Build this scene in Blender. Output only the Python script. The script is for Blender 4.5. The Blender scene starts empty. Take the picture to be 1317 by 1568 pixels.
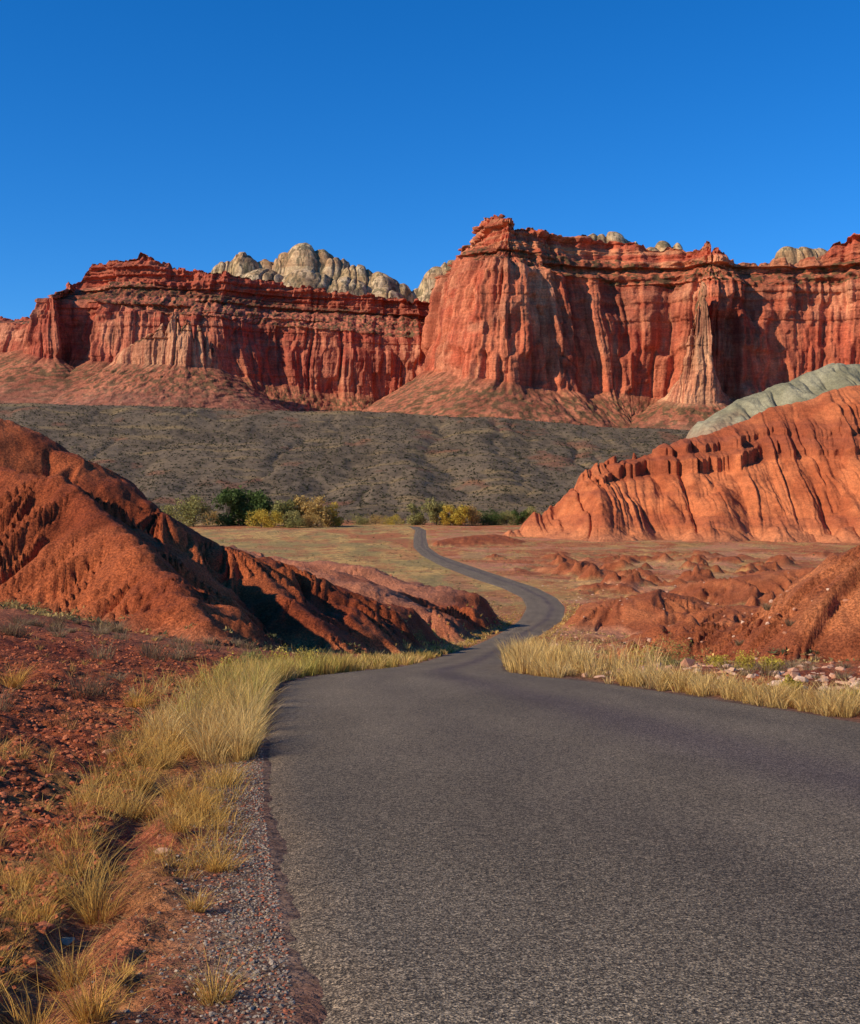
import bpy, math, numpy as np
from mathutils import Vector
rng=np.random.default_rng(7)
F=1900.0; CU=658.5; HV=750.0
# ------------------------------------------------------------ noise
def _h(ix,iy,seed):
    a=(ix.astype(np.int64)*374761393+iy.astype(np.int64)*668265263+seed*974634777)&0xFFFFFFFF
    a=((a^(a>>13))*1274126177)&0xFFFFFFFF
    a=(a^(a>>16))&0xFFFFFF
    return a.astype(np.float32)/16777216.0
def vn(x,y,seed=0):
    x=np.asarray(x,dtype=np.float64);y=np.asarray(y,dtype=np.float64)
    x,y=np.broadcast_arrays(x,y)
    x0=np.floor(x);y0=np.floor(y);fx=x-x0;fy=y-y0
    fx=fx*fx*fx*(fx*(fx*6-15)+10);fy=fy*fy*fy*(fy*(fy*6-15)+10)
    a=_h(x0,y0,seed);b=_h(x0+1,y0,seed);c=_h(x0,y0+1,seed);d=_h(x0+1,y0+1,seed)
    return (a+(b-a)*fx)*(1-fy)+(c+(d-c)*fx)*fy
def fbm(x,y,o=4,seed=0):
    s=0;a=.5;t=0
    for i in range(o):
        s=s+a*vn(x*2**i+17.3*i,y*2**i-9.1*i,seed+i);t+=a;a*=.5
    return s/t
def ab(x,y,seed=0): return np.abs(2*vn(x,y,seed)-1)
def ss(a,b,x):
    t=np.clip((x-a)/(b-a),0,1);return t*t*(3-2*t)
def stp(x,w=.18):
    f=np.floor(x);return f+ss(.5-w,.5+w,x-f)
def blkn(x,y,seed,wx=.16,wy=.2): return vn(stp(x,wx),stp(y,wy),seed)
def lerp(a,b,t):
    t=np.asarray(t)[...,None];return np.asarray(a)*(1-t)+np.asarray(b)*t
A_=np.array
# ------------------------------------------------------------ mesh helper
def mesh_obj(name,v,f,col,mat,smooth=True,parent=None):
    me=bpy.data.meshes.new(name)
    v=np.ascontiguousarray(v,dtype=np.float32);f=np.ascontiguousarray(f,dtype=np.int32)
    k=f.shape[1]
    me.vertices.add(len(v));me.vertices.foreach_set('co',v.ravel())
    me.loops.add(f.size);me.loops.foreach_set('vertex_index',f.ravel())
    me.polygons.add(len(f));me.polygons.foreach_set('loop_start',np.arange(len(f),dtype=np.int32)*k)
    me.polygons.foreach_set('use_smooth',np.full(len(f),smooth))
    me.update(calc_edges=True)
    c=np.ones((len(v),4),dtype=np.float32);c[:,:3]=col
    a=me.color_attributes.new('Col','FLOAT_COLOR','POINT');a.data.foreach_set('color',c.ravel())
    me.materials.append(mat)
    ob=bpy.data.objects.new(name,me);bpy.context.collection.objects.link(ob)
    return ob
def grid_faces(r,c):
    i=np.arange(r*c).reshape(r,c)
    return np.stack([i[:-1,:-1],i[:-1,1:],i[1:,1:],i[1:,:-1]],-1).reshape(-1,4)
# ------------------------------------------------------------ materials
def mat_col(name,rough=.95,layers=(),bumps=(),translucent=0,spec=.2):
    m=bpy.data.materials.new(name);m.use_nodes=True;nt=m.node_tree;N=nt.nodes;L=nt.links
    bs=N['Principled BSDF'];bs.inputs['Roughness'].default_value=rough
    bs.inputs['Specular IOR Level'].default_value=spec
    at=N.new('ShaderNodeAttribute');at.attribute_name='Col'
    cur=at.outputs['Color']
    tc=N.new('ShaderNodeTexCoord')
    def tex(sc):
        mp=N.new('ShaderNodeMapping');mp.inputs['Scale'].default_value=sc
        L.new(tc.outputs['Object'],mp.inputs['Vector']);return mp
    for (sc,detail,lo,hi,a,b) in layers:
        mp=tex(sc);n=N.new('ShaderNodeTexNoise');n.inputs['Scale'].default_value=1;n.inputs['Detail'].default_value=detail
        n.inputs['Roughness'].default_value=.65
        L.new(mp.outputs[0],n.inputs['Vector'])
        r=N.new('ShaderNodeValToRGB');r.color_ramp.elements[0].position=lo;r.color_ramp.elements[1].position=hi
        r.color_ramp.elements[0].color=(*a,1);r.color_ramp.elements[1].color=(*b,1)
        L.new(n.outputs['Fac'],r.inputs[0])
        mx=N.new('ShaderNodeMix');mx.data_type='RGBA';mx.blend_type='MULTIPLY';mx.inputs[0].default_value=1
        L.new(cur,mx.inputs[6]);L.new(r.outputs[0],mx.inputs[7]);cur=mx.outputs[2]
    L.new(cur,bs.inputs['Base Color'])
    prev=None
    for (sc,detail,strength,dist) in bumps:
        mp=tex(sc);n=N.new('ShaderNodeTexNoise');n.inputs['Scale'].default_value=1;n.inputs['Detail'].default_value=detail
        n.inputs['Roughness'].default_value=.6
        L.new(mp.outputs[0],n.inputs['Vector'])
        b=N.new('ShaderNodeBump');b.inputs['Strength'].default_value=strength;b.inputs['Distance'].default_value=dist
        L.new(n.outputs['Fac'],b.inputs['Height'])
        if prev: L.new(prev,b.inputs['Normal'])
        prev=b.outputs['Normal']
    if prev: L.new(prev,bs.inputs['Normal'])
    if translucent:
        tr=N.new('ShaderNodeBsdfTranslucent');ms=N.new('ShaderNodeMixShader');ms.inputs[0].default_value=translucent
        L.new(cur,tr.inputs['Color']);L.new(bs.outputs[0],ms.inputs[1]);L.new(tr.outputs[0],ms.inputs[2])
        L.new(ms.outputs[0],N['Material Output'].inputs['Surface'])
    return m
M_ground=mat_col('desert_soil',.97,[((.6,.6,.6),5,.35,.65,(.76,.74,.74),(1.15,1.12,1.1)),((9,9,9),6,.38,.62,(.50,.45,.45),(1.3,1.3,1.3)),((70,70,70),3,.35,.65,(.65,.65,.65),(1.3,1.3,1.3))],
   [((2.5,2.5,2.5),6,.9,.4),((22,22,22),5,.9,.07)])
M_badland=mat_col('badland_clay',.97,[((.15,.15,.5),6,.35,.65,(.78,.75,.75),(1.15,1.12,1.1)),((1.5,1.5,1.5),5,.35,.65,(.75,.75,.75),(1.15,1.15,1.15))],[((.6,.6,.6),8,.7,1.0)])
M_rock=mat_col('sandstone',.95,[((.015,.015,.010),8,.35,.65,(.78,.68,.68),(1.2,1.15,1.12)),((.10,.10,.018),6,.38,.62,(.78,.72,.72),(1.14,1.14,1.14)),((.02,.02,.22),5,.40,.60,(.88,.85,.85),(1.08,1.08,1.08)),((.3,.3,.5),5,.35,.65,(.72,.72,.72),(1.2,1.2,1.2))],
   [((.05,.05,.03),8,.5,6),((.3,.3,.3),6,.7,2)])
M_asph=mat_col('asphalt',.85,[((.35,.12,.35),4,.35,.65,(.86,.86,.87),(1.12,1.12,1.1)),((14,14,14),3,.4,.62,(.82,.82,.82),(1.14,1.14,1.12)),((45,45,45),2,.42,.62,(.45,.45,.45),(1.5,1.46,1.4)),((110,110,110),2,.44,.62,(.38,.38,.38),(2.1,2.0,1.8))],
   [((80,80,80),3,.9,.016),((2,2,2),4,.15,.03)],spec=.12)
M_leaf=mat_col('foliage',.8,translucent=.25)
M_grass=mat_col('dry_grass',.75,translucent=.35)
M_stone=mat_col('stone',.9,[((40,40,40),4,.35,.65,(.75,.75,.75),(1.2,1.2,1.2))],[((60,60,60),4,.5,.01)])
# ------------------------------------------------------------ valley profile
PV=[(1568,4.3),(1400,6.2),(1250,9.5),(1150,14),(1105,17.5),(1070,22),(1045,27),(1030,33),(1015,62),(1000,95),(985,125),(970,155),(950,190),(930,225),(915,255),(900,290),(885,330),(865,395),(850,455),(838,515),(825,600),(812,720),(800,880)]
pv=np.array(PV);py_=pv[:,1];pz_=-(pv[:,0]-HV)/F*py_
yy=np.concatenate([[-400,-60,0],py_,[20000]]);zz=np.concatenate([[30,4.5,-1.42],pz_,[-23]])
ld=np.linspace(math.log(8),math.log(20020),6000)
dense=np.interp(np.exp(ld)-8+0,yy,zz)
k=np.hanning(121);k/=k.sum()
dense=np.convolve(np.pad(dense,60,mode='edge'),k,'valid')
off0=np.exp(ld)-8
def base(y):
    y=np.asarray(y,dtype=np.float64)
    return np.where(y<off0[1],-1.42-.1*y,np.interp(y,off0,dense))
def yv(v): return np.interp(-v,-pv[:,0],pv[:,1])
RD=np.array([(-30,3.2,12.5),(0,-.1,9.6),(4.3,-.52,8.9),(6.2,-.80,8.4),(9.5,-1.33,7.7),(14,-1.94,6.75),(17.5,-2.36,6.05),(22,-2.85,4.95),(27,-3.2,3.6),(30,-2.95,2.7),(33,-2.2,2.1),(45,-1.1,2.7),(62,-.44,3.9),(95,1.8,6.4),(125,5,9.6),(155,8.7,14.2),(190,13.7,20.4),(225,17.5,24.6),(255,18.8,26),(290,16.7,25),(330,11.1,20.5),(395,2.8,12),(455,-3.2,3.6),(515,-6.9,-.5),(600,-8,-1.6),(720,-8.5,-2.2),(800,-14,-8)])
rs=np.linspace(-30,800,4000)
def smooth_edge(c):
    e=np.interp(rs,RD[:,0],RD[:,c]);k1=np.hanning(13);k1/=k1.sum();k2=np.hanning(101);k2/=k2.sum()
    a=np.convolve(np.pad(e,6,mode='edge'),k1,'valid');b=np.convolve(np.pad(e,50,mode='edge'),k2,'valid')
    t=ss(60,110,rs);return a*(1-t)+b*t
eL=smooth_edge(1);eR=smooth_edge(2)
def XL(y): return np.interp(y,rs,eL)
def XR(y): return np.interp(y,rs,eR)
def P(u,v,d): return ((u-CU)/F*d,d,-(v-HV)/F*d)
# ------------------------------------------------------------ ridges
def ridge(x,y,pts,slope,A=1.0,rsz=6.0,rnd=1.5,R=10,seed=0,k2=.55,k3=.25,grow=8.0):
    shp=x.shape;x=x.ravel();y=y.ravel()
    pts=np.array(pts,dtype=float)
    h=np.full(x.shape,-1e4)
    mx=(pts[:,2].max()+30)/slope+30
    m=(x>pts[:,0].min()-mx)&(x<pts[:,0].max()+mx)&(y>pts[:,1].min()-mx)&(y<pts[:,1].max()+mx)
    X=x[m];Y=y[m]
    bd=np.full(X.shape,1e9);bz=np.zeros(X.shape);sw=np.zeros(X.shape);swt=np.zeros(X.shape);swz=np.zeros(X.shape);acc=0
    for i in range(len(pts)-1):
        a=pts[i];b=pts[i+1];dx,dy=b[0]-a[0],b[1]-a[1];l=math.hypot(dx,dy)
        t=((X-a[0])*dx+(Y-a[1])*dy)/l;tc=np.clip(t,0,l);ex=t-tc
        qx=X-(a[0]+dx*tc/l);qy=Y-(a[1]+dy*tc/l);d=np.hypot(qx,qy)
        perp=((X-a[0])*dy-(Y-a[1])*dx)/l
        tt=acc+tc+R*np.arctan2(ex,np.abs(perp)+1e-3)
        w=(d+.05)**-7.0
        sw+=w;swt+=w*tt;swz+=w*(a[2]+(b[2]-a[2])*tc/l)
        bd=np.minimum(bd,d);acc+=l
    bt=swt/sw;bz=swz/sw
    wob=(fbm(X/(rsz*2.5),Y/(rsz*2.5),3,seed+5)-.5)*rsz*1.2
    tw=bt+wob
    g=ss(0,grow,bd)
    sh=lambda q:np.minimum(q*1.5,1)
    r=(sh(ab(tw/rsz,bd/(rsz*9),seed))-.6)*A+(sh(ab(tw/(rsz*.33),bd/(rsz*3.5),seed+1))-.6)*A*k2+(ab(tw/(rsz*.12),bd/(rsz*1.4),seed+2)-.5)*A*k3
    cz=bz+(fbm(bt/(rsz*1.5),bt*0,3,seed+9)-.5)*A*.7
    de=np.sqrt(bd*bd+rnd*rnd)-rnd
    hh=cz-slope*de+r*(.12+.88*g)+(fbm(X/(rsz*.7),Y/(rsz*.7),4,seed+7)-.5)*A*.45
    h[m]=hh
    return h.reshape(shp)
LEFT=[
 dict(pts=[P(-420,520,86),P(-150,590,84),P(0,640,82),P(130,705,80),P(250,785,78),P(340,838,79),P(400,853,82),P(500,897,90),P(600,932,102),P(665,970,112)],slope=.60,A=1.2,rsz=3.0,seed=11,k2=.6,k3=.3,grow=5),
 dict(pts=[P(-350,640,76),P(-150,680,74),P(0,716,72),P(70,726,70),P(125,750,68),P(200,828,62),P(265,888,56),P(335,975,49)],slope=.78,A=1.25,rsz=1.9,seed=23,rnd=.5,grow=3,k2=.55,k3=.3,R=9),
 dict(pts=[P(330,838,80),P(390,880,76),P(445,925,72),P(505,975,69)],slope=.66,A=.9,rsz=2.4,seed=31,rnd=.5,grow=4),
 dict(pts=[P(470,885,89),P(540,930,86),P(590,978,83)],slope=.64,A=.8,rsz=2.6,seed=37,rnd=.5,grow=4),
 dict(pts=[P(400,845,190),P(470,853,185),P(560,872,178),P(640,902,168),P(690,928,160)],slope=.35,A=2.6,rsz=7,seed=41),
 dict(pts=[P(350,838,150),P(480,868,145),P(590,905,138),P(660,935,135)],slope=.4,A=2.6,rsz=6,seed=43),
]
RIGHT=[
 dict(pts=[P(1700,720,56),P(1480,790,58),P(1380,825,60),P(1317,856,62),P(1240,892,64),P(1180,924,66),P(1120,962,67)],slope=.52,A=.9,rsz=2.0,seed=51,grow=3,rnd=2.0,k2=.6,k3=.3),
 dict(pts=[P(1500,852,250),P(1300,864,250),P(1200,876,255),P(1120,888,250)],slope=.3,A=2.5,rsz=7,seed=53),
 dict(pts=[P(1400,930,105),P(1300,945,110),P(1200,956,112),P(1110,968,112)],slope=.35,A=1.4,rsz=3,seed=57,k2=.6,k3=.3),
 dict(pts=[P(1010,908,170),P(950,913,172),P(890,927,176)],slope=.25,A=1.3,rsz=4,seed=59),
 dict(pts=[P(1300,905,160),P(1200,914,160),P(1120,927,160)],slope=.3,A=1.8,rsz=4,seed=63,k2=.6,k3=.3),
 dict(pts=[P(760,818,560),P(700,822,540),P(670,828,530)],slope=.25,A=1.2,rsz=9,seed=61),
]
def ztop(x):
    u=x/1500*F+CU
    return (HV-np.interp(u,[-600,0,250,420,600,750,900,1050,1500],[612,617,622,627,634,642,650,657,668]))/F*1500
def H(x,y,fine=True):
    x=np.asarray(x,dtype=float);y=np.asarray(y,dtype=float)
    b=base(y)
    xl=XL(y);xr=XR(y);dl=xl-x;dr=x-xr
    off=np.maximum(np.maximum(dl,dr),0)
    und=(fbm(x/26,y/26,4,3)-.5)*2.6*ss(2,25,off)*ss(15,70,y)*(1-.6*ss(250,500,y))
    und+=(ab(x/14+fbm(x/20,y/20,2,8)*2,y/22,71)-.5)*2.0*ss(4,22,off)*ss(45,110,y)*(1-ss(350,520,y))*(dr>0)
    und+=(ab(x/5+fbm(x/8,y/8,2,9)*2,y/7,72)-.5)*.9*ss(3,12,off)*ss(35,70,y)*(1-ss(250,420,y))*(dr>0)
    kn=np.maximum(fbm(x/11,y/10,3,74)-.60,0)*(9+7*ab(x/1.6+fbm(x/3,y/3,2,75)*2,y/4,76))*ss(5,18,off)*ss(60,110,y)*(1-ss(380,520,y))*(dr>0);und+=kn
    left=np.minimum(np.maximum(dl-1.2,0)*.13,2.4)*(1-ss(55,100,y))
    path=np.exp(-((dl-.90)/.17)**2)*(1-ss(9,14,y))
    h=b+und+left-.12*path
    hg=h.copy()
    for r in LEFT:
        h=np.maximum(h,ridge(x,y,**r))
    for r in RIGHT:
        h=np.maximum(h,ridge(x,y,**r))
    k=ss(.5,4,off);h=h*k+(b)*(1-k)-.12*path*(1-k)
    t=np.clip((y-850)/650,0,1)
    rise=(ztop(x)-b)*(t**1.12)
    gl=(ab((x+fbm(x/200,y/200,3,81)*90)/85,y/900,82)-.5)*9+(fbm(x/60,y/120,4,83)-.5)*8+(ab((x+fbm(x/60,y/60,3,85)*40)/26,y/300,86)-.5)*3.5
    fall=ss(1500,1530,y)
    h=h+rise*(1-.06*fall)+gl*ss(.02,.3,t)*(1-ss(.93,1,t))+(fbm(x/90,y*0,4,84)-.5)*6*ss(.9,1,t)
    hill=np.maximum(h-hg,0)*(y<845)+kn*.8
    if fine:
        fa=ss(.05,.8,off)*(1-.7*path)
        h=h+fa*((fbm(x*1.3,y*1.3,3,91)-.5)*.22+(fbm(x*5,y*5,4,92)-.5)*.15*(1-ss(20,50,y)))*ss(0,6,y+6)
    return h,hill,off,dl,dr
# ------------------------------------------------------------ ground sheet
rows=np.concatenate([np.linspace(-60,2.5,30)[:-1],2.5*np.exp(np.linspace(0,math.log(1560/2.5),1450)),np.array([1600,1700,1900,2300,3000,4500,7000,11000,16000])])
nc=1060
tt=np.linspace(-1,1,nc)
tt=np.sign(tt)*(np.abs(tt)*.62+.38*np.abs(tt)**3)
Yg,Tg=np.meshgrid(rows,tt,indexing='ij')
Xg=Tg*(9+.70*np.maximum(Yg,0))
Hg,hill,off,dl,dr=H(Xg,Yg)
inside=np.minimum(-dl,-dr)
Hg=Hg-(.05+.0025*np.clip(Yg,0,900))*ss(.05,.5+.0015*np.clip(Yg,0,800),inside)*((Yg<800)&(Yg>-30))
red=A_((.46,.115,.038));redd=A_((.27,.056,.019));pink=A_((.68,.29,.15));straw=A_((.66,.44,.13))
gravel=A_((.20,.145,.10));slope=A_((.168,.120,.070))
n1=fbm(Xg/3,Yg/3,5,101);n2=fbm(Xg/22,Yg/22,4,103);n3=fbm(Xg*1.5,Yg*.7,3,105);n4=fbm(Xg/7,Yg/18,4,106)
col=lerp(redd,red,ss(.3,.65,n1))
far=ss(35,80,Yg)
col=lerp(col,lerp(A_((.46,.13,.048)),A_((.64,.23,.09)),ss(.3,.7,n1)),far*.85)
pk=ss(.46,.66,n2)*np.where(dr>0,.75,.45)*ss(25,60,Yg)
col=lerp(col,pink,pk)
sx=ss(.40,.58,n3*.3+n4*.7)
cov=np.clip(ss(60,300,Yg)*(.30+.70*sx)+ (Xg<XL(Yg))*ss(240,360,Yg)*.15,0,1)*(1-ss(.2,1.2,hill))
cov=np.where((dr>0),cov*(.14+.50*sx),cov)
n5=fbm(Xg/12,Yg/45,4,131);n6=fbm(Xg/2.2,Yg/5,3,132)
strv=lerp(lerp(A_((.42,.33,.11)),A_((.74,.48,.15)),ss(.35,.65,n5)),A_((.26,.22,.09)),ss(.54,.66,n6)*.6)
col=lerp(col,strv,cov*.85)
col=lerp(col,A_((.50,.15,.06)),np.where((dr<0)&(Yg>300),ss(.55,.66,fbm(Xg/30,Yg/70,4,133)),0)*.75)
lit=np.exp(-((off-1.3)/1.0)**2)*ss(.35,.6,n3)*.5*(off>0)
col=lerp(col,straw*.8,lit)
pth=np.exp(-((dl-.90)/.2)**2)*(1-ss(9,14,Yg));col=lerp(col,A_((.44,.135,.06)),pth*.8)
hz=Hg+ (fbm(Xg/9,Yg/9,3,107)-.5)*1.5
band=fbm(hz*.55,hz*0+.5,3,109)
hcol=lerp(A_((.31,.064,.020)),A_((.54,.135,.042)),ss(.35,.7,band*.6+n1*.4))
hcol=np.where((dr>0)[...,None],hcol*A_((1.25,1.65,1.9)),hcol)
low=(Yg>120)&(dr<0)
hcol=lerp(hcol,pink,np.where(low,.6,.0)*ss(.4,.6,n2))
col=lerp(col,hcol,ss(.15,.8,hill))
sh=np.exp(-(np.maximum(off-.05,0)/.38)**2)*(1-ss(60,120,Yg))
col=lerp(col,lerp(gravel*.85,gravel*1.35,n1),np.clip(sh*(.55+.6*n3),0,.85))
ds=ss(835,875,Yg+(n2-.5)*40)
nv=fbm(Xg/35,Yg/70,5,111);nv2=fbm(Xg/7,Yg/10,3,113)
scol=lerp(slope*.75,slope*1.35,ss(.35,.65,nv*.4+nv2*.6))
scol=lerp(scol,A_((.34,.23,.10)),ss(.60,.74,fbm(Xg/60,Yg/16,4,115))*.7)
scol=lerp(scol,A_((.34,.12,.055)),ss(.66,.78,fbm(Xg/40,Yg/50,4,117))*.5)
col=lerp(col,scol,ds)
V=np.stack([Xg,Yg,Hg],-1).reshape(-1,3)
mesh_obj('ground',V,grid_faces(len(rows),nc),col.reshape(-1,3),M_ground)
# ------------------------------------------------------------ road
rr=rows[(rows>-29)&(rows<790)];nr=41
rt=np.linspace(0,1,nr)
YR,TR=np.meshgrid(rr,rt,indexing='ij')
wf=1-.6*ss(30,90,rr)
wb=((fbm(rr*1.1,rr*0,4,121)-.5)*.2+(fbm(rr*6,rr*0,3,123)-.5)*.09)*wf;wb2=((fbm(rr*1.1,rr*0+9,4,122)-.5)*.2)*wf
l=XL(rr)+wb;r_=XR(rr)+wb2
XRd=l[:,None]+(r_-l)[:,None]*TR
ZR=base(YR)+.02+.05*(1-(2*TR-1)**2)-.06*((TR<.001)|(TR>.999))
ac=A_((.222,.174,.128))
cc=np.tile(ac,(len(rr),nr,1))
cen=np.exp(-((TR-.62+.04*np.sin(YR*.05))/.09)**2)*(.6+.6*fbm(XRd/2,YR/6,3,125))
cc=lerp(cc,A_((.115,.085,.088)),np.clip(cen,0,1)*.75)
tr=np.exp(-((TR-.3)/.08)**2)+np.exp(-((TR-.85)/.07)**2)
cc=lerp(cc,A_((.155,.122,.096)),tr*.45)
pt=ss(.50,.70,fbm(XRd/1.3,YR/5,4,127))*.14;cc=cc*(1-pt[...,None])
edge=np.exp(-(TR/.03)**2)+np.exp(-((1-TR)/.03)**2)
cc=lerp(cc,A_((.26,.18,.12)),np.clip(edge,0,1)*.6)
mesh_obj('road',np.stack([XRd,YR,ZR],-1).reshape(-1,3),grid_faces(len(rr),nr),cc.reshape(-1,3),M_asph)
# ------------------------------------------------------------ right badland hill
bx=np.linspace(20,440,1300);by=np.concatenate([np.linspace(525,700,680),np.linspace(702,880,160)])
BX,BY=np.meshgrid(bx,by,indexing='xy')
g0=base(BY)-2.0
kw=dict(k2=.4,k3=.2)
hA=ridge(BX,BY,[P(785,814,625),P(830,786,632),P(880,744,638),P(915,708,642),P(985,692,646),P(1060,672,650),P(1130,648,655),P(1200,620,660),P(1270,599,660),P(1330,588,660),P(1500,560,660),P(1900,540,660)],.72,A=3,rsz=22,seed=201,rnd=4,R=20,grow=26,**kw)
hB=ridge(BX,BY,[P(1330,785,572),P(1310,735,600),P(1290,650,650)],.66,A=2.5,rsz=16,seed=207,rnd=5,grow=12,**kw)
hC=ridge(BX,BY,[P(1090,808,575),P(1105,755,602),P(1130,685,640)],.66,A=2.5,rsz=16,seed=209,rnd=5,grow=12,**kw)
hD=ridge(BX,BY,[P(930,818,575),P(930,775,595),P(935,725,628)],.66,A=2.5,rsz=14,seed=219,rnd=5,grow=12,**kw)
hE=ridge(BX,BY,[P(1200,815,572),P(1205,765,602),P(1215,690,640)],.66,A=2.5,rsz=14,seed=229,rnd=5,grow=12,**kw)
hr=np.maximum(np.maximum(np.maximum(hA,hB),np.maximum(hC,hD)),hE)
wx1=BX+(fbm(BX/30,BY/60,3,241)-.5)*12+(fbm(BX/7,BY/14,3,242)-.5)*3
rise0=ss(0,10,hr-g0)*(1-.65*ss(640,652,BY))
ril=(np.minimum(ab(wx1/10,BY/220,243)*1.7,1)-.6)*3.6+(np.minimum(ab(wx1/4.2,BY/90,244)*1.6,1)-.6)*2.0+(ab(wx1/1.7,BY/30,245)-.5)*.9+(fbm(BX/6,BY/6,4,247)-.5)*2.2
hr=hr+ril*rise0
wz=hr+(fbm(BX/30,BY/30,3,211)-.5)*5
z0=np.interp(BX,[60,85,105,150,230,330],[1,5,9,15,23,28])
wxp=BX+(fbm(BX/18,BY/18,3,213)-.5)*10
pil=fbm(wxp/9,BY/40,3,215);crk=1-np.minimum(ab(wxp/7,BY/60,216)*3.2,1)
gate=ss(.35,.55,fbm(BX/32,BY*0,2,218))
fade=1-ss(643,654,BY)*.8
cl=((ss(-.4,.5,(wz-z0)+(pil-.5)*12-crk*3)*7+ss(-.3,.4,(wz-z0-8)+(pil-.5)*10-crk*2)*4)*(.35+.65*gate)- (3+8*gate)*ss(-12,18,wz-z0))*fade
hr=hr+cl*ss(65,110,BX)
strat=(vn((hr+(pil-.5)*2)/2.4,hr*0,217)-.5)*1.0*ss(-8,0,wz-z0)*fade;hr=hr+strat
hG=ridge(BX,BY,[P(1050,664,775),P(1100,634,780),P(1180,594,790),P(1215,585,790),P(1280,552,795),P(1340,556,795),P(1600,530,800)],.62,A=6,rsz=24,seed=221,rnd=10,grow=25)-np.maximum(170-BX,0)*.9+(ab(wx1/14,BY/90,246)-.5)*2+(fbm(BX/8,BY/8,4,248)-.5)*3
BH=np.maximum(np.maximum(hr,hG),g0)
m1=fbm(BX/12,BY/12,5,231)
bc=lerp(A_((.44,.110,.038)),A_((.62,.185,.066)),ss(.3,.7,m1))
bc=lerp(bc,A_((.28,.065,.028)),ss(-3,1,wz-z0)*(1-ss(12,18,wz-z0)*.6)*ss(65,110,BX)*.7)
bc=lerp(bc,A_((.33,.085,.04)),ss(.58,.70,vn((BH+m1*4)/4.5,BX/400,233))*.45)
foot=1-ss(0,9,BH-base(BY));bc=lerp(bc,A_((.60,.26,.12)),foot*.4)
gc=lerp(A_((.24,.215,.125)),A_((.35,.31,.19)),ss(.3,.7,m1))
gc=lerp(gc,A_((.38,.20,.12)),1-ss(24,50,BH+(m1-.5)*20))
bc=np.where((hG>hr)[...,None],gc,bc)
mesh_obj('red_badland_hill',np.stack([BX,BY,BH],-1).reshape(-1,3),grid_faces(len(by),len(bx)),bc.reshape(-1,3),M_badland)
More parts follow.
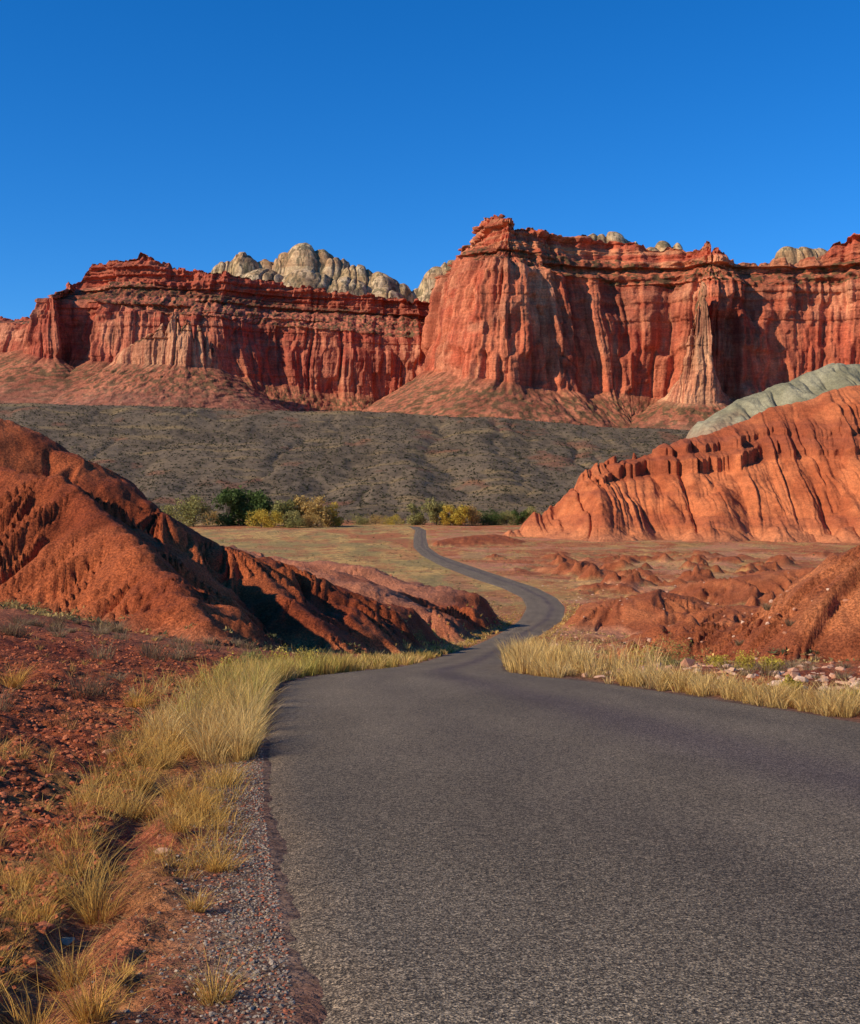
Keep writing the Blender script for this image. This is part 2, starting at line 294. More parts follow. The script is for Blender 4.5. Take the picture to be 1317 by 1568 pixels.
# ------------------------------------------------------------ cliffs
def curtain(name,st,ncol,seed,Ht=170,rec=(36,45,10),amps=(16,8,2.5),pal=None,jag=5,back=500,nrows=(90,190,60,80,14),wallstrata=1.2,talusnoise=10,crack=7,lstr=1.0,ydir=False,nsm=120,csm=18):
    st=np.array(st,dtype=float)
    px=(st[:,0]-CU)/F*st[:,1];py=st[:,1]
    arc=np.concatenate([[0],np.cumsum(np.hypot(np.diff(px),np.diff(py)))])
    a=np.linspace(0,arc[-1],ncol)
    X=np.interp(a,arc,px);Y=np.interp(a,arc,py)
    k=np.hanning(max(5,int(ncol*csm/arc[-1])|1)+2);k/=k.sum();p=len(k)//2
    sm=lambda q:np.convolve(np.pad(q,p,mode='reflect',reflect_type='odd'),k,'valid')[:ncol]
    X=sm(X);Y=sm(Y)
    kk=np.hanning(max(5,int(ncol*nsm/arc[-1])|1)+2);kk/=kk.sum();pp=len(kk)//2
    sm2=lambda q:np.convolve(np.pad(q,pp,mode='reflect',reflect_type='odd'),kk,'valid')[:ncol]
    tx=np.gradient(sm2(X));ty=np.gradient(sm2(Y));l=np.hypot(tx,ty);nx=ty/l;ny=-tx/l
    lev=[np.interp(a,arc,st[:,i]) for i in (2,3,4,5)]
    d=Y
    tn=(fbm(a/70,a*0,4,seed+50)-.5)*2*talusnoise
    zb=(HV-lev[3])/F*d+tn
    zr=(HV-lev[2])/F*(d+rec[0])+(fbm(a/25,a*0,3,seed+51)-.5)*10
    zc=(HV-lev[1])/F*(d+rec[0]+rec[1])+(fbm(a/25,a*0,3,seed+52)-.5)*8
    blk=(blkn(a/17,a*0,seed+53)-.5)*2*jag+(blkn(a/6,a*0,seed+54)-.5)*jag*1.2+(fbm(a/3,a*0,3,seed+55)-.5)*jag*.6
    zt=(HV-lev[0])/F*(d+sum(rec))+blk
    zr=np.maximum(zr,zb+2);zc=np.maximum(zc,zr+1);zt=np.maximum(zt,zc+1)
    R=[];Z=[];S=[];Q=[]
    n0,n1,n2,n3,n4=nrows
    for i in range(n0):
        t=i/n0;R.append(-(Ht*(1-t))/.60);Z.append(zb-Ht*(1-t));S.append(0);Q.append(t)
    for i in range(n1):
        t=i/n1;R.append(rec[0]*t**1.3);Z.append(zb+(zr-zb)*t);S.append(1);Q.append(t)
    for i in range(n2):
        t=i/n2;R.append(rec[0]+rec[1]*t);Z.append(zr+(zc-zr)*t);S.append(2);Q.append(t)
    for i in range(n3):
        t=i/n3;R.append(rec[0]+rec[1]+rec[2]*t);Z.append(zc+(zt-zc)*t);S.append(3);Q.append(t)
    for i in range(n4):
        t=(i/(n4-1));R.append(sum(rec)+1);Z.append(zt-t*14-t*t*16);S.append(4);Q.append(t)
    nrw=len(R)
    Rm=np.stack([np.broadcast_to(np.asarray(q,dtype=float),(ncol,)) for q in R]);Zm=np.stack(Z)
    S=np.array(S)[:,None]*np.ones((1,ncol));Q=np.array(Q)[:,None]*np.ones((1,ncol));A=np.broadcast_to(a,(nrw,ncol))
    h=Zm
    Aw=A+(fbm(A/70,h/170,3,seed+1)-.5)*30+(fbm(A/12,h/40,2,seed+2)-.5)*3
    hw=h+(fbm(A/50,h/90,3,seed+16)-.5)*50
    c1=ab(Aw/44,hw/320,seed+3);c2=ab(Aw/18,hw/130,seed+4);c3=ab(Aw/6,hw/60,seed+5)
    wall=(vn(Aw/110,hw/500,seed+17)-.5)*2*amps[0]+(blkn(Aw/40,hw/180,seed+6)-.5)*2*amps[0]*.85+(blkn(Aw/17,hw/62,seed+7,.2)-.5)*2*amps[1]*.85+(blkn(Aw/6.5,hw/26,seed+18,.25)-.5)*2*amps[2]
    crm=.35+.65*ss(.38,.62,fbm(A/60,h/120,2,seed+30))
    wall-= ((1-np.minimum(c1*5,1))*crack+(1-np.minimum(c2*4.5,1))*crack*.4+(1-np.minimum(c3*3,1))*crack*.12)*crm
    wall+=(fbm(Aw/5,h/8,4,seed+15)-.5)*3
    strat=(vn(h/6.5+fbm(A/120,h*0,2,seed+8)*1.5,A/260,seed+27)-.5)
    strat2=(blkn(h/15+A/900,A/300,seed+9,.12)-.5)
    isT=(S==0);isW=(S==1);isL=(S==2);isC=(S>=3)
    ww=np.where(isT,ss(.8,1.,Q)*.9,np.where(isW,1,np.where(isL,1-.45*ss(0,.3,Q),.8)))
    disp=ww*wall
    disp+=np.where(isW,(strat*1.6+strat2*3.5)*wallstrata*(.4+1.1*ss(.5,.9,Q)),0)
    disp+=np.where(isL|(S==3),(strat*12+strat2*18+(fbm(A/14,h/9,3,seed+10)-.5)*12)*lstr,0)
    tal=(ab((A+fbm(A/60,h/60,2,seed+11)*50)/48,h/300,seed+12)-.5)*22*(1-Q*.55)+(fbm(A/9,h/7,4,seed+13)-.5)*12
    disp+=np.where(isT,tal*(1-ss(.85,1,Q)),0)
    if ydir:
        back2=np.maximum(Rm-rec[0],0);off=np.minimum(Rm,rec[0])-disp
    else:
        back2=0;off=Rm-disp
    VX=X[None]-nx[None]*off;VY=Y[None]-ny[None]*off+back2
    top=(S==4)
    VY=VY+np.where(top,back*Q**2,0)
    VZ=Zm.copy()
    VZ=VZ+np.where(isL,(fbm(A/10,Q*6,3,seed+14)-.5)*7*np.sin(Q*math.pi),0)
    VZ=VZ+np.where(top,(fbm(A/14,Q*10,3,seed+19)-.65)*9*ss(0,.2,Q),0)
    f1=fbm(Aw/26,h/100,4,seed+20);f2=fbm(Aw/5,h/80,3,seed+21);f3=fbm(A/60,h/45,4,seed+22);f4=fbm(A/4,h/4,3,seed+23)
    st1=vn(h/7+A/1500,A/400,seed+24);st3=vn(h/19+A/1500,A/500,seed+34)
    cw=lerp(pal['wallA'],pal['wallB'],ss(.35,.65,f1))
    cw=lerp(cw,pal['pale'],ss(.56,.74,f3)*.5)
    cw=lerp(cw,pal['dark'],ss(.54,.70,f2)*.5)
    cw=lerp(cw,pal['pale'],ss(.6,.8,st1)*.25*(.3+.7*ss(.4,.9,Q)))
    cw=lerp(cw,pal['dark'],ss(.55,.75,st3)*.2)
    cw=lerp(cw,cw*.65,(1-ss(0,.12,np.minimum(c1,c2)))*crm)  # shade of the cracks painted into the wall colour
    cl=lerp(pal['ledge'],pal['wallB'],ss(.4,.7,st1))
    cl=lerp(cl,pal['veg'],ss(.50,.58,f4)*np.where(isL|(S==4),.85,.35))
    cc=lerp(pal['cap'],pal['wallA'],ss(.35,.65,st1*.6+f1*.4));cc=lerp(cc,pal['dark'],ss(.6,.75,f2)*.4)
    ct=lerp(pal['talus'],pal['talus']*1.35,ss(.35,.65,f3));ct=lerp(ct,pal['veg'],ss(.48,.58,f4)*.8)
    ct=lerp(ct,pal['talus2'],(1-ss(.2,.75,Q+(f3-.5)*.5))*.6)
    cts=ss(.9,1,Q+(f4-.5)*.1)
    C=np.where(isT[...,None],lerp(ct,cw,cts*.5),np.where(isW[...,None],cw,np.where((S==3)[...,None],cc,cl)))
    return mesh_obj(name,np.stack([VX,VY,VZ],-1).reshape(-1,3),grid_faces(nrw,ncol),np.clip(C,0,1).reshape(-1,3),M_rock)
pr=dict(wallA=A_((.50,.118,.055)),wallB=A_((.58,.182,.085)),pale=A_((.64,.31,.16)),dark=A_((.28,.065,.040)),ledge=A_((.38,.115,.054)),veg=A_((.11,.085,.035)),cap=A_((.58,.235,.11)),talus=A_((.36,.132,.066)),talus2=A_((.37,.165,.105)))
curtain('sandstone_butte',[(640,3100,430,445,460,565),(668,2350,380,410,425,566),(674,2060,346,385,398,566),(688,1960,342,388,400,572),(740,1900,340,384,396,578),(775,1885,341,384,398,585),(800,1890,342,380,400,590),(850,1905,351,385,412,597),(900,1935,361,393,425,600),(940,1950,364,398,432,603),(965,1950,374,402,438,605),(1010,1940,384,410,440,607),(1036,1915,386,402,432,610),(1048,1908,371,402,430,610),(1062,1900,374,402,430,612),(1090,1885,384,405,430,614),(1130,1890,386,408,432,612),(1165,1905,402,418,438,607),(1190,1910,404,420,440,603),(1200,1910,402,412,440,602),(1256,1905,398,410,436,600),(1272,1898,372,405,434,600),(1317,1880,360,398,430,600),(1420,1820,350,380,420,600),(1800,1650,350,380,420,600)],1700,300,pal=pr,rec=(34,36,9),jag=4)
pl=dict(pr);pl.update(wallA=A_((.46,.110,.058)),wallB=A_((.54,.178,.092)),cap=A_((.42,.12,.06)),ledge=A_((.32,.10,.05)))
curtain('red_rock_mesa',[(-500,2650,470,480,490,545),(-20,2530,486,490,494,540),(34,2500,488,492,496,540),(44,2420,452,455,458,545),(86,2400,440,446,458,548),(92,2470,436,446,458,548),(102,2475,432,444,460,548),(110,2470,404,440,460,548),(132,2465,402,432,462,550),(139,2400,401,432,465,552),(176,2390,398,432,468,553),(184,2390,390,432,470,555),(205,2380,399,435,474,558),(250,2370,411,442,480,563),(330,2370,418,450,486,572),(400,2420,430,460,495,585),(500,2450,446,472,505,600),(600,2470,457,480,513,607),(690,2500,467,490,520,602),(820,2560,470,490,520,600)],1700,400,pal=pl,rec=(30,110,12),amps=(13,6,2.2),jag=4,ydir=True,nsm=200,wallstrata=1.3)
ps=dict(pr);ps.update(wallA=A_((.54,.23,.115)),wallB=A_((.62,.33,.17)),cap=A_((.62,.32,.16)))
curtain('sandstone_spires',[(165,2300,556,557,558,560),(185,2265,530,532,534,557),(215,2250,515,518,522,558),(240,2240,496,500,505,558),(247,2240,512,514,516,558),(258,2235,478,482,486,558),(268,2235,480,484,488,558),(274,2235,505,507,509,559),(284,2235,488,490,494,559),(292,2238,492,496,500,560),(297,2240,520,522,524,560),(305,2240,497,500,504,561),(312,2240,502,505,510,561),(318,2245,534,536,538,562),(326,2250,512,515,518,562),(332,2252,543,544,545,564),(340,2260,524,527,530,565),(350,2295,565,566,567,568)],500,500,pal=ps,rec=(12,5,4),amps=(4,4,1.6),jag=2,Ht=110,back=20,talusnoise=3,crack=5,lstr=.3)
curtain('sandstone_buttress',[(1016,1895,604,605,606,610),(1026,1865,566,568,571,614),(1038,1850,520,523,527,616),(1050,1845,494,497,502,617),(1058,1843,505,507,510,617),(1066,1840,468,471,475,618),(1078,1838,462,465,469,618),(1086,1836,430,434,440,618),(1094,1836,428,432,438,618),(1099,1838,462,465,470,618),(1106,1842,522,524,528,617),(1112,1855,562,564,568,615),(1120,1895,600,601,602,612)],420,600,pal=ps,rec=(24,6,4),amps=(4,4,2),jag=3,Ht=90,back=40,talusnoise=3,crack=5,lstr=.3)
# white domes
def domes(name,lst,x0,x1,y0,y1,nx_,ny_,seed,zfloor):
    gx=np.linspace(x0,x1,nx_);gy=np.linspace(y0,y1,ny_);X,Y=np.meshgrid(gx,gy)
    Hh=np.full(X.shape,zfloor,dtype=float)
    wx=(fbm(X/60,Y/60,2,seed)-.5)*24;wy=(fbm(X/60,Y/60,2,seed+1)-.5)*24
    for (u,v,wd,dp,ht) in lst:
        cx=(u-CU)/F*dp;zt=(HV-v)/F*dp;rx=wd/F*dp
        r=np.hypot((X+wx*.5-cx)/rx,(Y+wy-dp)/(rx*1.2))
        Hh=np.maximum(Hh,zt-ht*np.clip(r,0,1.9)**2.3)
    gr=ab((X+(fbm(X/50,Hh/40,2,seed+3)-.5)*30)/20,Y/150,seed+4)
    g=(np.minimum(gr*2.2,1)-.8)*8+(fbm(X/16,Y/16,3,seed+7)-.5)*4
    Hh=Hh+g*.8-1
    Hh=Hh+(vn(Hh/9,Hh*0,seed+6)-.5)*3
    f=fbm(X/20,Y/20,4,seed+8);f2=fbm(X/5,Y/9,3,seed+9)
    c=lerp(A_((.46,.33,.16)),A_((.64,.49,.28)),ss(.3,.7,f));c=lerp(c,A_((.46,.25,.11)),ss(.55,.75,vn(Hh/14,X/300,seed+10))*.5)
    c=lerp(c,c*.6,1-ss(0,.3,gr))
    c=lerp(c,A_((.10,.09,.05)),ss(.54,.61,f2)*.7)
    mesh_obj(name,np.stack([X,Y,Hh],-1).reshape(-1,3),grid_faces(ny_,nx_),c.reshape(-1,3),M_rock)
domes('white_sandstone_domes',[(342,399,26,2900,40),(374,387,30,2900,45),(408,396,26,2920,40),(434,386,22,2900,45),(464,372,34,2920,50),(490,380,30,2930,45),(515,394,36,2920,45),(548,405,38,2900,45),(585,416,38,2890,45),(612,432,30,2880,45),(400,412,50,2860,50),(470,410,50,2850,50),(530,425,50,2840,50),(590,440,44,2830,50),(668,408,28,2900,45),(692,400,30,2910,45),(714,396,30,2920,45),(645,437,26,2890,50),(735,400,34,2920,50),(660,448,40,2850,50)],-620,160,2700,3050,900,400,700,370)
domes('white_sandstone_domes',[(915,358,24,2140,18),(938,356,22,2140,18),(958,364,22,2140,18),(1014,366,20,2180,24),(1033,373,18,2180,24),(990,377,24,2160,20),(1205,379,24,2140,22),(1228,380,26,2140,22),(1250,381,24,2140,22)],230,760,2080,2260,800,240,750,330)
# ------------------------------------------------------------ scatter helpers
def blades(name,C,hgt,wid,n,spread,lean,cols,mat=M_grass):
    idx=np.repeat(np.arange(len(C)),n);m=len(idx)
    ang=rng.uniform(0,2*math.pi,m);rad=np.sqrt(rng.uniform(0,1,m))*spread[idx]
    bx=C[idx,0]+np.cos(ang)*rad*.45;by=C[idx,1]+np.sin(ang)*rad*.45;bz=C[idx,2]-.02
    h=hgt[idx]*rng.uniform(.35,1.15,m);ln=lean*(.25+rad/np.maximum(spread[idx],1e-3))*rng.uniform(.3,1.3,m)
    a2=ang+rng.normal(0,.8,m);dx=np.cos(a2)*ln*h;dy=np.sin(a2)*ln*h
    th=rng.uniform(0,2*math.pi,m);wx=np.cos(th)*wid[idx];wy=np.sin(th)*wid[idx]
    v=np.zeros((m,6,3))
    for j,(t,ww) in enumerate(((0,1.),(.55,.8),(1,.15))):
        cx=bx+dx*t**1.7;cy=by+dy*t**1.7;cz=bz+h*(t-min(.22*lean,.3)*t*t)
        v[:,2*j]=np.stack([cx-wx*ww*.5,cy-wy*ww*.5,cz],-1);v[:,2*j+1]=np.stack([cx+wx*ww*.5,cy+wy*ww*.5,cz],-1)
    o=np.arange(m)[:,None]*6
    f=np.concatenate([o+np.array([[0,1,3,2]]),o+np.array([[2,3,5,4]])])
    cl=cols[idx]*rng.uniform(.55,1.3,(m,1))
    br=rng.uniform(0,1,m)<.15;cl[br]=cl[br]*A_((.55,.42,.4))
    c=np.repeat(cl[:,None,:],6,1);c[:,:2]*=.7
    return v.reshape(-1,3),f,c.reshape(-1,3)
def shrub(C,R,Hh,n,ls,cols,seedcol=.25):
    idx=np.repeat(np.arange(len(C)),n);m=len(idx)
    d=rng.normal(size=(m,3));d/=np.linalg.norm(d,axis=1)[:,None];d[:,2]=np.abs(d[:,2])
    ph=idx*1.7
    lump=.75+.25*np.sin(d[:,0]*4+ph)*np.cos(d[:,1]*4+ph*1.3)+.12*np.sin(d[:,2]*7+ph)
    rr=(rng.uniform(.25,1,m)**.5)*lump
    p=C[idx]+np.stack([d[:,0]*rr*R[idx],d[:,1]*rr*R[idx],d[:,2]*rr*Hh[idx]],-1)
    s=ls[idx]*rng.uniform(.6,1.4,m)
    e=rng.normal(size=(m,3,3))*s[:,None,None]*.6
    v=p[:,None,:]+e
    f=np.arange(m*3).reshape(-1,3)
    c=cols[idx]*(rng.uniform(.6,1.3,(m,1)))*(.55+.5*rr[:,None])  # inner leaves darker: shade inside the shrub put into leaf colour
    return v.reshape(-1,3),f,np.repeat(c,3,0)
def join(parts):
    V=[];Fq=[];C=[];o=0
    for v,f,c in parts:
        V.append(v);Fq.append(f+o);C.append(c);o+=len(v)
    return np.concatenate(V),np.concatenate(Fq),np.concatenate(C)
def Hz(x,y): return H(x,y)[0]
S_straw=A_((.76,.47,.125));S_gold=A_((.76,.41,.085));S_green=A_((.50,.43,.09));S_pale=A_((.88,.62,.25));S_brown=A_((.38,.18,.06))
def tuftset(x,y,h,n,colA,colB,spread=None,lean=.55,wscale=1.):
    z=Hz(x,y);C=np.stack([x,y,z],-1)
    k=rng.uniform(0,1,len(x));cols=lerp(colA,colB,k)
    wid=np.maximum(.0036,y*.00045)*wscale
    sp=h*.45 if spread is None else spread
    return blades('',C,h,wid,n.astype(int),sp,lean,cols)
parts=[]
# left verge near
N=560;y=np.exp(rng.uniform(math.log(4.6),math.log(16),N));o=rng.uniform(.2,1.5,N);x=XL(y)-o
m=(np.abs(o-.90)>.2)|(rng.uniform(0,1,N)<.15)|(y>9.5);m&=fbm(x*1.3,y*.9,2,301)>.41;x,y,o=x[m],y[m],o[m];h=rng.uniform(.06,.21,len(x))*(1+.9*ss(7,14,y))
parts.append(tuftset(x,y,h,rng.integers(14,55,len(x)),S_straw,S_gold,lean=.95,spread=h*1.1))
# fallen straw litter
N=1500;y=np.exp(rng.uniform(math.log(4.4),math.log(20),N));o=np.abs(rng.normal(.55,.7,N))+.02;x=XL(y)-o
parts.append(tuftset(x,y,np.full(N,.035),np.full(N,7),S_straw*.8,S_pale,lean=3.2,spread=np.full(N,.12),wscale=.8))
# left verge beyond
N=1900;y=np.exp(rng.uniform(math.log(13),math.log(210),N));o=np.abs(rng.normal(0,1,N))*(.36+.015*y)+.1;x=XL(y)-o
m=fbm(x/1.0,y/2.0,2,305)>.40;x,y,o=x[m],y[m],o[m]
h=rng.uniform(.2,.64,len(y))*(1-.2*ss(50,200,y))*np.exp(-o*.12);n=np.clip(900/y,14,50)
g=ss(13,24,y)*ss(.35,.7,fbm(x/2,y/3,2,303))
q=g<.45;parts.append(tuftset(x[q],y[q],h[q],n[q],S_straw,S_pale,lean=.7))
q=~q;parts.append(tuftset(x[q],y[q],h[q]*1.1,n[q],lerp(S_green,S_straw,.3),S_straw,lean=.5))
N=150;y=rng.uniform(16,34,N);x=XL(y)-np.abs(rng.normal(0,.55,N))-.1;h=rng.uniform(.3,.75,N)
parts.append(tuftset(x,y,h,np.full(N,45),S_green*1.1,S_straw,lean=.5))
# right verge
N=2100;y=np.exp(rng.uniform(math.log(11),math.log(240),N));o=np.abs(rng.normal(0,1,N))*(.9+.012*y)+.1;x=XR(y)+o
m=fbm(x/1.2,y/2.4,2,307)>.38;x,y,o=x[m],y[m],o[m]
h=rng.uniform(.2,.6,len(x))*np.exp(-o*.08);n=np.clip(900/y,14,50)
parts.append(tuftset(x,y,h,n,S_straw,S_pale,lean=.7))
N=190;y=rng.uniform(30,54,N);x=XR(y)+np.abs(rng.normal(0,1.6,N))+.1;h=rng.uniform(.4,1.15,N)
parts.append(tuftset(x,y,h,np.full(N,45),S_straw*1.05,S_pale,lean=.5))
# left bank
N=340;y=np.exp(rng.uniform(math.log(4.6),math.log(45),N));x=XL(y)-rng.uniform(1.2,3+.35*y,N)
h=rng.uniform(.1,.32,N);parts.append(tuftset(x,y,h,np.clip(500/y,14,45),S_brown*1.3,S_straw,lean=.9))
hero=[(130,1375,.44),(110,1350,.34),(150,1385,.34),(60,1400,.22),(110,1480,.26),(50,1560,.26),(140,1560,.24),(215,1210,.46),(235,1130,.46),(275,1290,.22),(330,1350,.16),(330,1540,.2),(300,1400,.14),(300,1250,.3),(310,1130,.46),(330,1080,.5),(290,1060,.4),(20,1090,.5),(210,1090,.45),(200,1240,.4),(250,1180,.4),(270,1230,.3)]
ux=A_([q[0] for q in hero],dtype=float);vv=A_([q[1] for q in hero],dtype=float);hy=yv(vv);hx=(ux-CU)/F*hy
parts.append(tuftset(hx,hy,A_([q[2] for q in hero]),np.full(len(hero),170),S_straw,S_gold,lean=.95,wscale=.9))
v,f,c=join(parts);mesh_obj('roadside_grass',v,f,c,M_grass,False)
# valley scrub
N=17000;y=np.exp(rng.uniform(math.log(50),math.log(810),N));x=rng.uniform(-.42,.45,N)*y
m=(x<XL(y)-1)|(x>XR(y)+1);m&=(fbm(x/14,y/20,3,311)>.40);x,y=x[m],y[m];_,hl,_,_,_=H(x,y);m=hl<.6;x,y=x[m],y[m]
z=Hz(x,y);N=len(x);R=rng.uniform(.16,.46,N)*(1+.0016*y)
k=rng.uniform(0,1,N);cols=lerp(A_((.40,.28,.10)),A_((.78,.52,.17)),k)
cols=np.where((rng.uniform(0,1,N)<.38)[:,None],A_((.15,.14,.055)),cols)
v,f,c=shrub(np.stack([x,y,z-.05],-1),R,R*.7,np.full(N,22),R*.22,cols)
mesh_obj('desert_scrub',v,f,c,M_leaf,False)
parts=[]
N=130;y=rng.uniform(9,50,N);x=XL(y)-rng.uniform(2.5,22,N)
m=x>-.5*y;x,y=x[m],y[m];h=rng.uniform(.2,.6,len(x))
parts.append(tuftset(x,y,h,np.full(len(x),110),A_((.24,.14,.075)),A_((.42,.29,.15)),spread=h*.9,lean=.9,wscale=.8))
N=60;y=rng.uniform(22,60,N);x=XR(y)+rng.uniform(1.5,14,N);h=rng.uniform(.2,.5,N)
parts.append(tuftset(x,y,h,np.full(N,110),A_((.30,.19,.10)),A_((.48,.34,.17)),spread=h*.9,lean=.9,wscale=.8))
v,f,c=join(parts);mesh_obj('dry_brush',v,f,c,M_grass,False)
rb=[(1010,1012,46,1.1,1.5),(1038,1008,47,.9,1.3),(985,1010,46,.8,1.1),(850,1010,44,.8,1.0),(875,1005,50,.9,1.1),(1140,1040,36,.45,.6),(1180,1045,33,.4,.5),(1210,1080,24,.25,.3),(430,1015,36,.6,.7),(470,1010,38,.6,.7),(390,1020,33,.6,.7),(350,1030,30,.45,.6),(640,985,90,.8,1.0),(1305,1090,20,.25,.28),(1100,1020,42,.5,.6)]
C=[];R=[];Hh=[];cl=[]
for u,v_,d,r,hh in rb:
    xx=(u-CU)/F*d;C.append((xx,d,float(Hz(A_([xx]),A_([float(d)]))[0])));R.append(r);Hh.append(hh);cl.append((.62,.47,.07) if rng.uniform()<.75 else (.36,.33,.09))
C=A_(C);R=A_(R);Hh=A_(Hh)
v,f,c=shrub(C,R,Hh,np.full(len(C),1900),np.full(len(C),.028),A_(cl));mesh_obj('rabbitbrush',v,f,c,M_leaf,False)
N=36000;y=rng.uniform(845,1520,N);x=rng.uniform(-.48,.48,N)*y;z=Hz(x,y)
R=rng.uniform(.5,1.8,N);cols=lerp(A_((.04,.04,.02)),A_((.13,.11,.05)),rng.uniform(0,1,N))
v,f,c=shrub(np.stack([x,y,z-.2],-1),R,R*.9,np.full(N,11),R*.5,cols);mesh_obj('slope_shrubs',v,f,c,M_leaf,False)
# ------------------------------------------------------------ stones
t=(1+5**.5)/2
ico=A_([(-1,t,0),(1,t,0),(-1,-t,0),(1,-t,0),(0,-1,t),(0,1,t),(0,-1,-t),(0,1,-t),(t,0,-1),(t,0,1),(-t,0,-1),(-t,0,1)])/1.9
icf=A_([(0,11,5),(0,5,1),(0,1,7),(0,7,10),(0,10,11),(1,5,9),(5,11,4),(11,10,2),(10,7,6),(7,1,8),(3,9,4),(3,4,2),(3,2,6),(3,6,8),(3,8,9),(4,9,5),(2,4,11),(6,2,10),(8,6,7),(9,8,1)])
def stones(name,x,y,s,cA,cB,sink=.25,rd=None):
    N=len(x);z=Hz(x,y)
    v=ico[None]*rng.uniform(.6,1.3,(N,12,1))
    sc=rng.uniform(.6,1.3,(N,1,3))*A_((1,1,.65));v=v*sc
    a=rng.uniform(0,6.28,N);ca,sa=np.cos(a)[:,None],np.sin(a)[:,None]
    v=np.stack([v[...,0]*ca-v[...,1]*sa,v[...,0]*sa+v[...,1]*ca,v[...,2]],-1)*s[:,None,None]
    v=v+np.stack([x,y,z+s*(.5-sink)*.6],-1)[:,None]
    f=(np.arange(N)[:,None,None]*12+icf[None]).reshape(-1,3)
    c=lerp(cA,cB,rng.uniform(0,1,N))
    if rd is not None: c=np.where((rng.uniform(0,1,N)<rd)[:,None],A_((.38,.12,.06)),c)
    c=np.repeat(c,12,0)
    mesh_obj(name,v.reshape(-1,3),f,c,M_stone,False)
N=8000;y=4+np.abs(rng.normal(0,1,N))*8;x=XL(y)-np.abs(rng.normal(0,.27,N))+.06;stones('shoulder_gravel',x,y,rng.uniform(.003,.012,N),A_((.16,.12,.09)),A_((.42,.32,.23)),rd=.25)
N=13000;y=np.exp(rng.uniform(math.log(4.2),math.log(40),N));x=XL(y)-1.05-np.abs(rng.normal(0,1,N))*(1+.22*y)
stones('red_dirt_clods',x,y,rng.uniform(.006,.03,N)*(1+y*.03),A_((.30,.066,.025)),A_((.56,.17,.07)))
hs=[(165,1160,.12),(52,1003,.28),(170,1150,.07),(250,1310,.05),(245,1290,.03),(100,1420,.04),(1050,1022,.4),(965,1015,.35),(900,1010,.25),(880,1000,.3),(1290,1060,.2),(1120,1045,.15),(1000,1020,.25)]
hx=[];hy=[];hh=[]
for u,v_,s in hs:
    d=float(yv(v_)) if u<600 else (46 if v_<1035 else 26);hy.append(d);hx.append((u-CU)/F*d);hh.append(s)
stones('desert_rocks',A_(hx),A_(hy),A_(hh),A_((.50,.18,.09)),A_((.60,.32,.19)))
N=2000;y=np.exp(rng.uniform(math.log(20),math.log(300),N));x=XR(y)+1+np.abs(rng.normal(0,1,N))*.3*y;stones('scattered_rocks',x,y,rng.uniform(.04,.14,N)*(1+y*.005),A_((.50,.20,.10)),A_((.74,.48,.32)))
# ------------------------------------------------------------ trees
def limb(p0,p1,r0,r1,k=6):
    p0=Vector(p0);p1=Vector(p1);d=(p1-p0).normalized();a=d.orthogonal().normalized();b=d.cross(a)
    v=[]
    for p,r in ((p0,r0),(p1,r1)):
        for i in range(k):
            q=p+(a*math.cos(i*2*math.pi/k)+b*math.sin(i*2*math.pi/k))*r;v.append(tuple(q))
    f=[]
    for i in range(k):
        j=(i+1)%k;f+=[(i,j,k+j),(i,k+j,k+i)]
    return A_(v),A_(f),np.tile(A_((.12,.09,.065)),(2*k,1))
def tree(u,d,ht,wd,colA,colB):
    x=(u-CU)/F*d;z=float(Hz(A_([x]),A_([float(d)]))[0])
    parts=[limb((0,0,-.5),(0.3,0,ht*.3),ht*.03,ht*.02)]
    cl=[];nb=int(rng.integers(15,21))
    for i in range(nb):
        a=rng.uniform(0,6.28);zz=ht*rng.uniform(.10,.86);rr=rng.uniform(.2,.95)*wd*.5*math.sqrt(max(.12,1-((zz/ht-.38)/.56)**2))
        e=(math.cos(a)*rr,math.sin(a)*rr,zz);parts.append(limb((.3*min(1,zz/ht),0,min(zz,ht*rng.uniform(.1,.35))),e,ht*.012,ht*.004,4));cl.append((*e,rng.uniform(.12,.22)*wd+.05*ht))
    cl=A_(cl);n=190
    idx=np.repeat(np.arange(nb),n);m=len(idx);dd=rng.normal(size=(m,3));dd/=np.linalg.norm(dd,axis=1)[:,None]
    p=cl[idx,:3]+dd*(rng.uniform(.2,1,m)**.45*cl[idx,3]*rng.uniform(.8,1.2,m))[:,None]*A_((1,1,.85))
    p[:,2]=np.maximum(p[:,2],.3)
    vv=p[:,None]+rng.normal(size=(m,3,3))*.026*ht
    cc=lerp(colA,colB,rng.uniform(0,1,nb))[idx]*rng.uniform(.65,1.3,(m,1))
    parts.append((vv.reshape(-1,3),np.arange(m*3).reshape(-1,3),np.repeat(cc,3,0)))
    v,f,c=join(parts);ob=mesh_obj('cottonwood_tree',v,f,c,M_leaf,False);ob.location=(x,d,z)
dg=(A_((.065,.10,.022)),A_((.12,.16,.04)));yg=(A_((.48,.35,.05)),A_((.68,.46,.07)));ol=(A_((.24,.22,.065)),A_((.38,.32,.11)));br=(A_((.42,.27,.08)),A_((.58,.37,.12)))
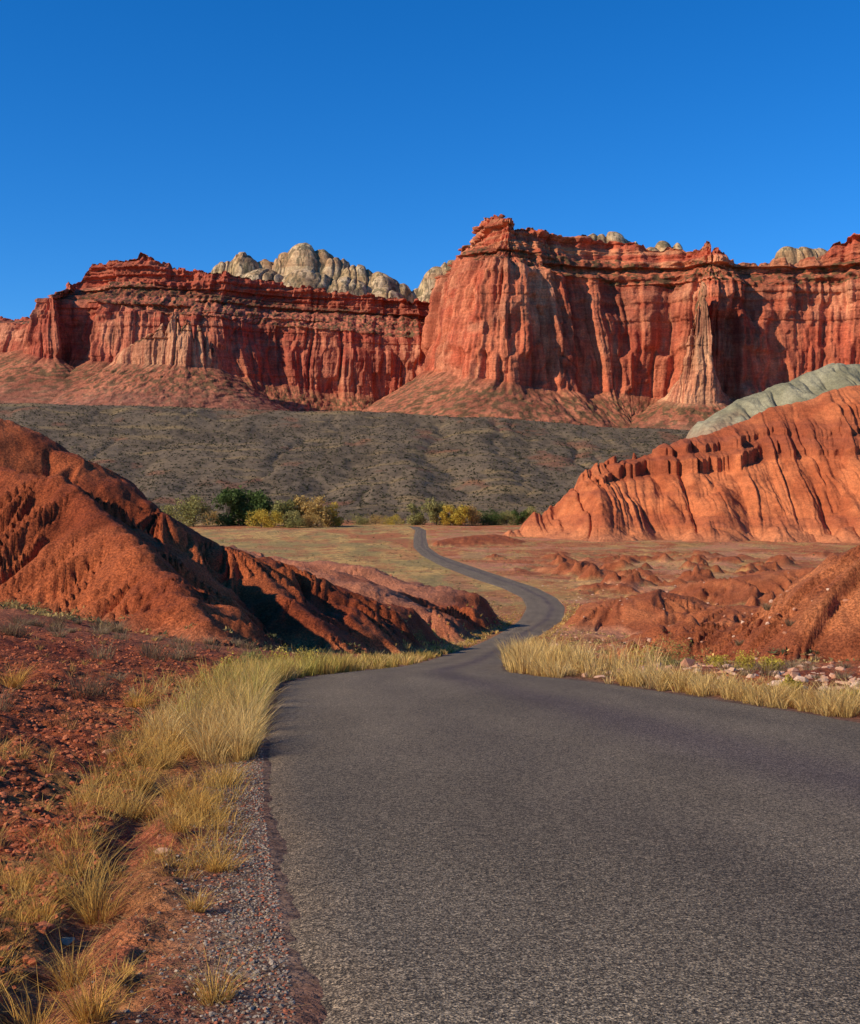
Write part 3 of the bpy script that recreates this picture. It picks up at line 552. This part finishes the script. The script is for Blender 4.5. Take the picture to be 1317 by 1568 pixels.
for (u,d,h,wd,p) in [(296,790,20,24,ol),(350,800,24,19,dg),(372,810,25,19,dg),(397,805,25,17,dg),(255,800,14,14,ol),(400,770,11,16,yg),(420,770,10,14,yg),(440,790,20,18,ol),(462,795,21,18,br),(485,790,20,20,br),(507,795,16,14,yg),(452,765,11,15,ol),(475,770,9,15,br),(636,820,14,13,ol),(668,815,18,16,ol),(690,810,14,13,yg),(706,808,14,13,yg),(722,812,13,12,br),(740,820,10,18,dg),(758,822,10,18,dg),(776,822,9,15,ol),(794,824,12,12,dg),(812,826,12,12,ol),(830,828,8,14,br),(545,830,7,16,ol),(575,832,6,18,br),(602,832,6,16,yg),(325,820,9,16,br),(230,815,9,14,br)]:
    tree(u,d,h,wd,*p)
# ------------------------------------------------------------ light, sky, camera
el=math.radians(30);az=math.radians(180+66)
sd=Vector((math.sin(az)*math.cos(el),math.cos(az)*math.cos(el),math.sin(el)))
su=bpy.data.lights.new('sun','SUN');su.energy=5.0;su.angle=math.radians(.5);su.color=(1,.89,.70)
so=bpy.data.objects.new('sun',su);bpy.context.collection.objects.link(so);so.rotation_euler=sd.to_track_quat('Z','Y').to_euler()
wd=bpy.data.worlds.new('World');bpy.context.scene.world=wd;wd.use_nodes=True;nt=wd.node_tree
sk=nt.nodes.new('ShaderNodeTexSky');sk.sky_type='NISHITA';sk.sun_disc=False;sk.sun_elevation=el;sk.sun_rotation=az
sk.air_density=1.0;sk.dust_density=0.0;sk.ozone_density=4.0;sk.altitude=1000
mxs=nt.nodes.new('ShaderNodeMix');mxs.data_type='RGBA';mxs.blend_type='MULTIPLY';mxs.inputs[0].default_value=1;mxs.inputs[7].default_value=(.76,1.13,1.60,1)
hs_=nt.nodes.new('ShaderNodeHueSaturation');hs_.inputs['Saturation'].default_value=1.13
nt.links.new(sk.outputs[0],mxs.inputs[6]);nt.links.new(mxs.outputs[2],hs_.inputs['Color']);bg=nt.nodes['Background'];bg.inputs[1].default_value=.095
nt.links.new(hs_.outputs[0],bg.inputs[0])
cam=bpy.data.cameras.new('camera');cam.sensor_fit='VERTICAL';cam.sensor_height=24;cam.lens=F/1568*24;cam.shift_y=-(784-HV)/1568
cam.clip_end=40000;cam.clip_start=.1
co=bpy.data.objects.new('camera',cam);bpy.context.collection.objects.link(co);co.location=(0,0,0);co.rotation_euler=(math.radians(90),0,0)
sc=bpy.context.scene;sc.camera=co
sc.view_settings.view_transform='Standard';sc.view_settings.look='None';sc.view_settings.exposure=0
